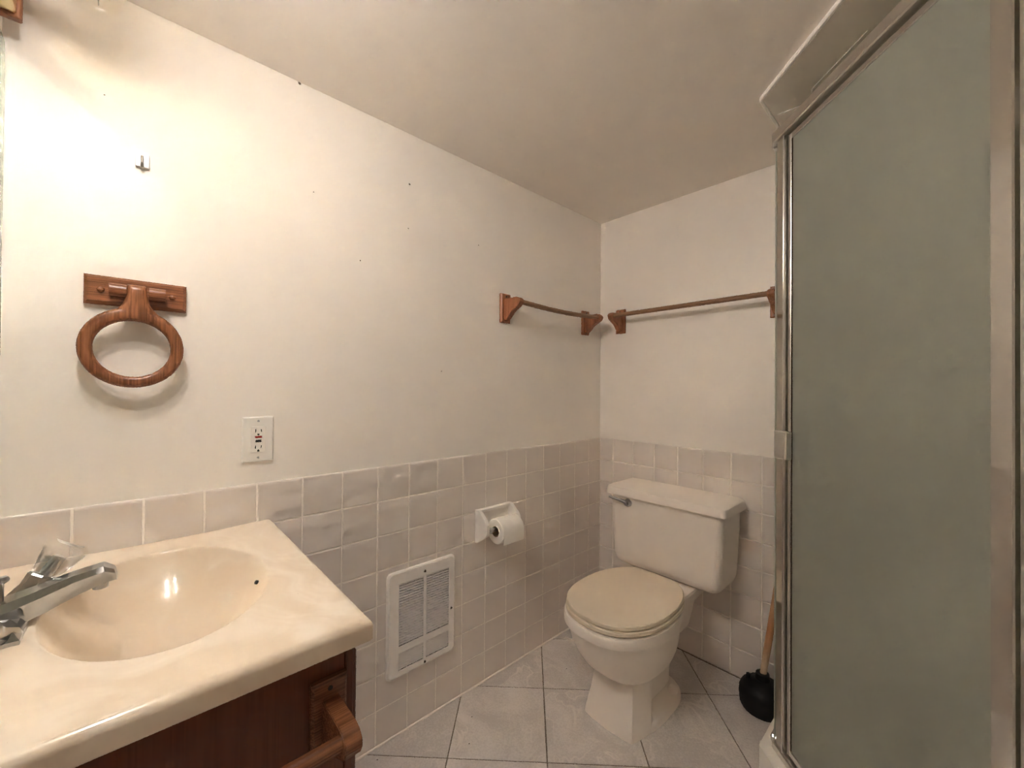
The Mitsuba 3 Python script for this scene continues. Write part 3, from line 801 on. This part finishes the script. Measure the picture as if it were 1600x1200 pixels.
# ------------------------------------------------------------------ adhesive hook
hk = thing('wall_hook', 'small white and chrome adhesive hook high on the left wall', 'hook')
hy, hz = -1.7500, 1.636
put('plate', extrude(sbox(-0.0125, -0.020, 0.0125, 0.020).buffer(-0.005).buffer(0.005), [0.0005, hy, hz], [0, 1, 0], [0, 0, 1], [1, 0, 0], 0.0035), 'mat_white_plastic', hk, smooth=20)
put('base', cbox(0.004, 0.0075, hy - 0.0120, hy + 0.0115, hz - 0.0195, hz + 0.010, 0.001), 'mat_aluminium_bright', hk, smooth=False)
put('prong', tube([(0.006, hy - 0.001, hz + 0.006), (0.0085, hy - 0.001, hz - 0.006), (0.010, hy - 0.001, hz - 0.016), (0.015, hy - 0.001, hz - 0.020), (0.019, hy - 0.001, hz - 0.014)], 0.0028, n=10), 'mat_chrome', hk)

# ------------------------------------------------------------------ towel ring
tg = thing('towel_ring', 'oval oak towel ring on the left wall above the sink', 'towel ring')
gy0, gy1, gz0, gz1 = -1.838, -1.671, 1.301, 1.362
gym, gzm = (gy0 + gy1) / 2, (gz0 + gz1) / 2
bp = put('backplate', trimesh.convex.convex_hull(np.array([(x, y, z) for x, i in ((0.0005, 0), (0.010, 0), (0.0155, 0.006)) for y in (gy0 + i, gy1 - i) for z in (gz0 + i, gz1 - i)])), 'mat_oak_y', tg, smooth=False)
for s in (-1, 1):
    put('plug', lathe([(0.0058, 0), (0.0058, 0.003), (0.0045, 0.006), (0.002, 0.0075), (0, 0.0078)], [0.0155, gym + s * 0.058, gzm], [1, 0, 0], n=18), 'mat_oak_y', bp)
    put('knuckle', union(lathe([(0.0125, -0.014), (0.013, -0.0125), (0.013, 0.0125), (0.0125, 0.014)], [0.033, gym + s * 0.0315, gzm], [0, 1, 0], n=28), cbox(0.0150, 0.034, gym + s * 0.0315 - 0.0135, gym + s * 0.0315 + 0.0135, gzm - 0.0122, gzm + 0.0122, 0.001)), 'mat_oak_y', tg, smooth=30)
cx_ = 0.038
cyr, czr = -1.7610, 1.2090
nr = 96
t = np.arange(nr + 1) * 2 * math.pi / nr
rings = []
for a in t[:-1]:
    ce = np.array([cx_, cyr + 0.0730 * math.sin(a), czr + 0.0725 * math.cos(a)])
    nrm = np.array([0, math.sin(a) / 0.0730, math.cos(a) / 0.0725]); nrm /= np.linalg.norm(nrm)
    q = np.arange(16) * 2 * math.pi / 16
    w = 0.0118 + 0.0022 * max(0, math.cos(a)) ** 2
    rings.append(ce + np.outer(sgn(np.cos(q), 0.8), nrm) * w + np.outer(sgn(np.sin(q), 0.8), [1, 0, 0]) * 0.0105)
m = loft(rings + [rings[0]], cap=False)
m.merge_vertices()
if m.volume < 0:
    m.invert()
neck = []
for z, hw, hx, x in ((1.268, 0.050, 0.0085, cx_), (1.282, 0.040, 0.0098, cx_), (1.292, 0.030, 0.010, cx_), (1.303, 0.0225, 0.0103, cx_ - 0.001), (1.318, 0.0175, 0.0110, cx_ - 0.003), (1.334, 0.0160, 0.0118, 0.034), (1.342, 0.0158, 0.0095, 0.033), (1.346, 0.0155, 0.004, 0.033)):
    q = np.arange(24) * 2 * math.pi / 24
    neck.append(np.column_stack([x + hx * sgn(np.sin(q), 0.7), gym - 0.002 + (0.0 if z > 1.29 else -0.002) + hw * sgn(np.cos(q), 0.7), np.full(24, z)]))
nk = man(loft(neck)) - man(lathe([(1.0, -0.05), (1.0, 0.05)], [cx_, cyr, czr], [1, 0, 0], n=64).apply_transform(np.eye(4))) if False else man(loft(neck))
hole = loft([np.column_stack([np.full(64, x), cyr + 0.064 * np.sin(np.arange(64) * 2 * math.pi / 64), czr + 0.0635 * np.cos(np.arange(64) * 2 * math.pi / 64)]) for x in (cx_ - 0.05, cx_ + 0.05)])
ringm = man(m) + (nk - man(hole))
put('ring', of(ringm), 'mat_oak_z', tg, smooth=40, label='oval oak ring')


# ------------------------------------------------------------------ towel bars
def towel_bar(name, label, o, u, n, s0, s1, zr, sag=0.0, mats=('mat_oak_light_z', 'mat_rod_y'), group='oak towel bars', plate=(0.051, 0.117), bowed=0.0):
    """o: point on the wall, u: along the bar, n: out of the wall; s0, s1: positions of the plates; zr: height of the plates' centre"""
    o, u, n = (np.asarray(x, float) for x in (o, u, n))
    k = thing(name, label, 'towel bar', group)
    zv = np.array([0, 0, 1.0])
    prof = [(0.010, 0.035), (0.082, 0.035), (0.094, 0.031), (0.102, 0.023), (0.1035, 0.014), (0.098, 0.004), (0.088, -0.003), (0.073, -0.010), (0.058, -0.018), (0.045, -0.029), (0.035, -0.040), (0.026, -0.047), (0.010, -0.049)]
    for s in (s0, s1):
        w, h = plate[0] / 2, plate[1] / 2
        c = o + u * s + zv * zr
        pts = [c + u * (i * (w - e)) + zv * (j * (h - e)) + n * d for d, e in ((0.0006, 0), (0.0085, 0), (0.013, 0.004)) for i in (-1, 1) for j in (-1, 1)]
        b = put('backplate', trimesh.convex.convex_hull(np.array(pts)), mats[0], k, smooth=False)
        for j in (-1, 1):
            put('screw_hole', lathe([(0.0035, 0), (0.0035, 0.0009), (0, 0.0009)], c + n * 0.0126 + zv * (j * 0.0475) + u * 0.0, n, n=14), 'mat_black', b)
        put('bracket', union(extrude(Polygon(prof), c - u * 0.0105, n, zv, u, 0.021), extrude(Polygon(prof).buffer(-0.0016), c - u * 0.0118, n, zv, u, 0.0236)), mats[0], k, smooth=30)
    q = np.linspace(0, 1, 25)
    path = [o + u * (s0 + (s1 - s0) * a) + zv * (zr + 0.0185 - sag * math.sin(math.pi * a)) + n * (0.085 - bowed * math.sin(math.pi * a)) for a in q]
    put('rod', tube(path, 0.0098), mats[1], k, smooth=40)
    return k


towel_bar('towel_bar', 'short oak towel bar on the left wall near the corner', [0, 0, 0], [0, 1, 0], [1, 0, 0], -0.663, -0.134, 1.449, sag=0.009)
towel_bar('towel_bar', 'oak towel bar on the wall above the toilet', [0, 0, 0], [1, 0, 0], [0, -1, 0], 0.124, 0.793, 1.4575, mats=('mat_oak_light_z', 'mat_rod_x'))
towel_bar('towel_bar', 'oak towel bar on the side of the vanity cabinet', [CX - 0.0032, 0, 0], [0, 1, 0], [1, 0, 0], -1.900, -1.541, 0.640, mats=('mat_oak_shaded', 'mat_oak_shaded'))
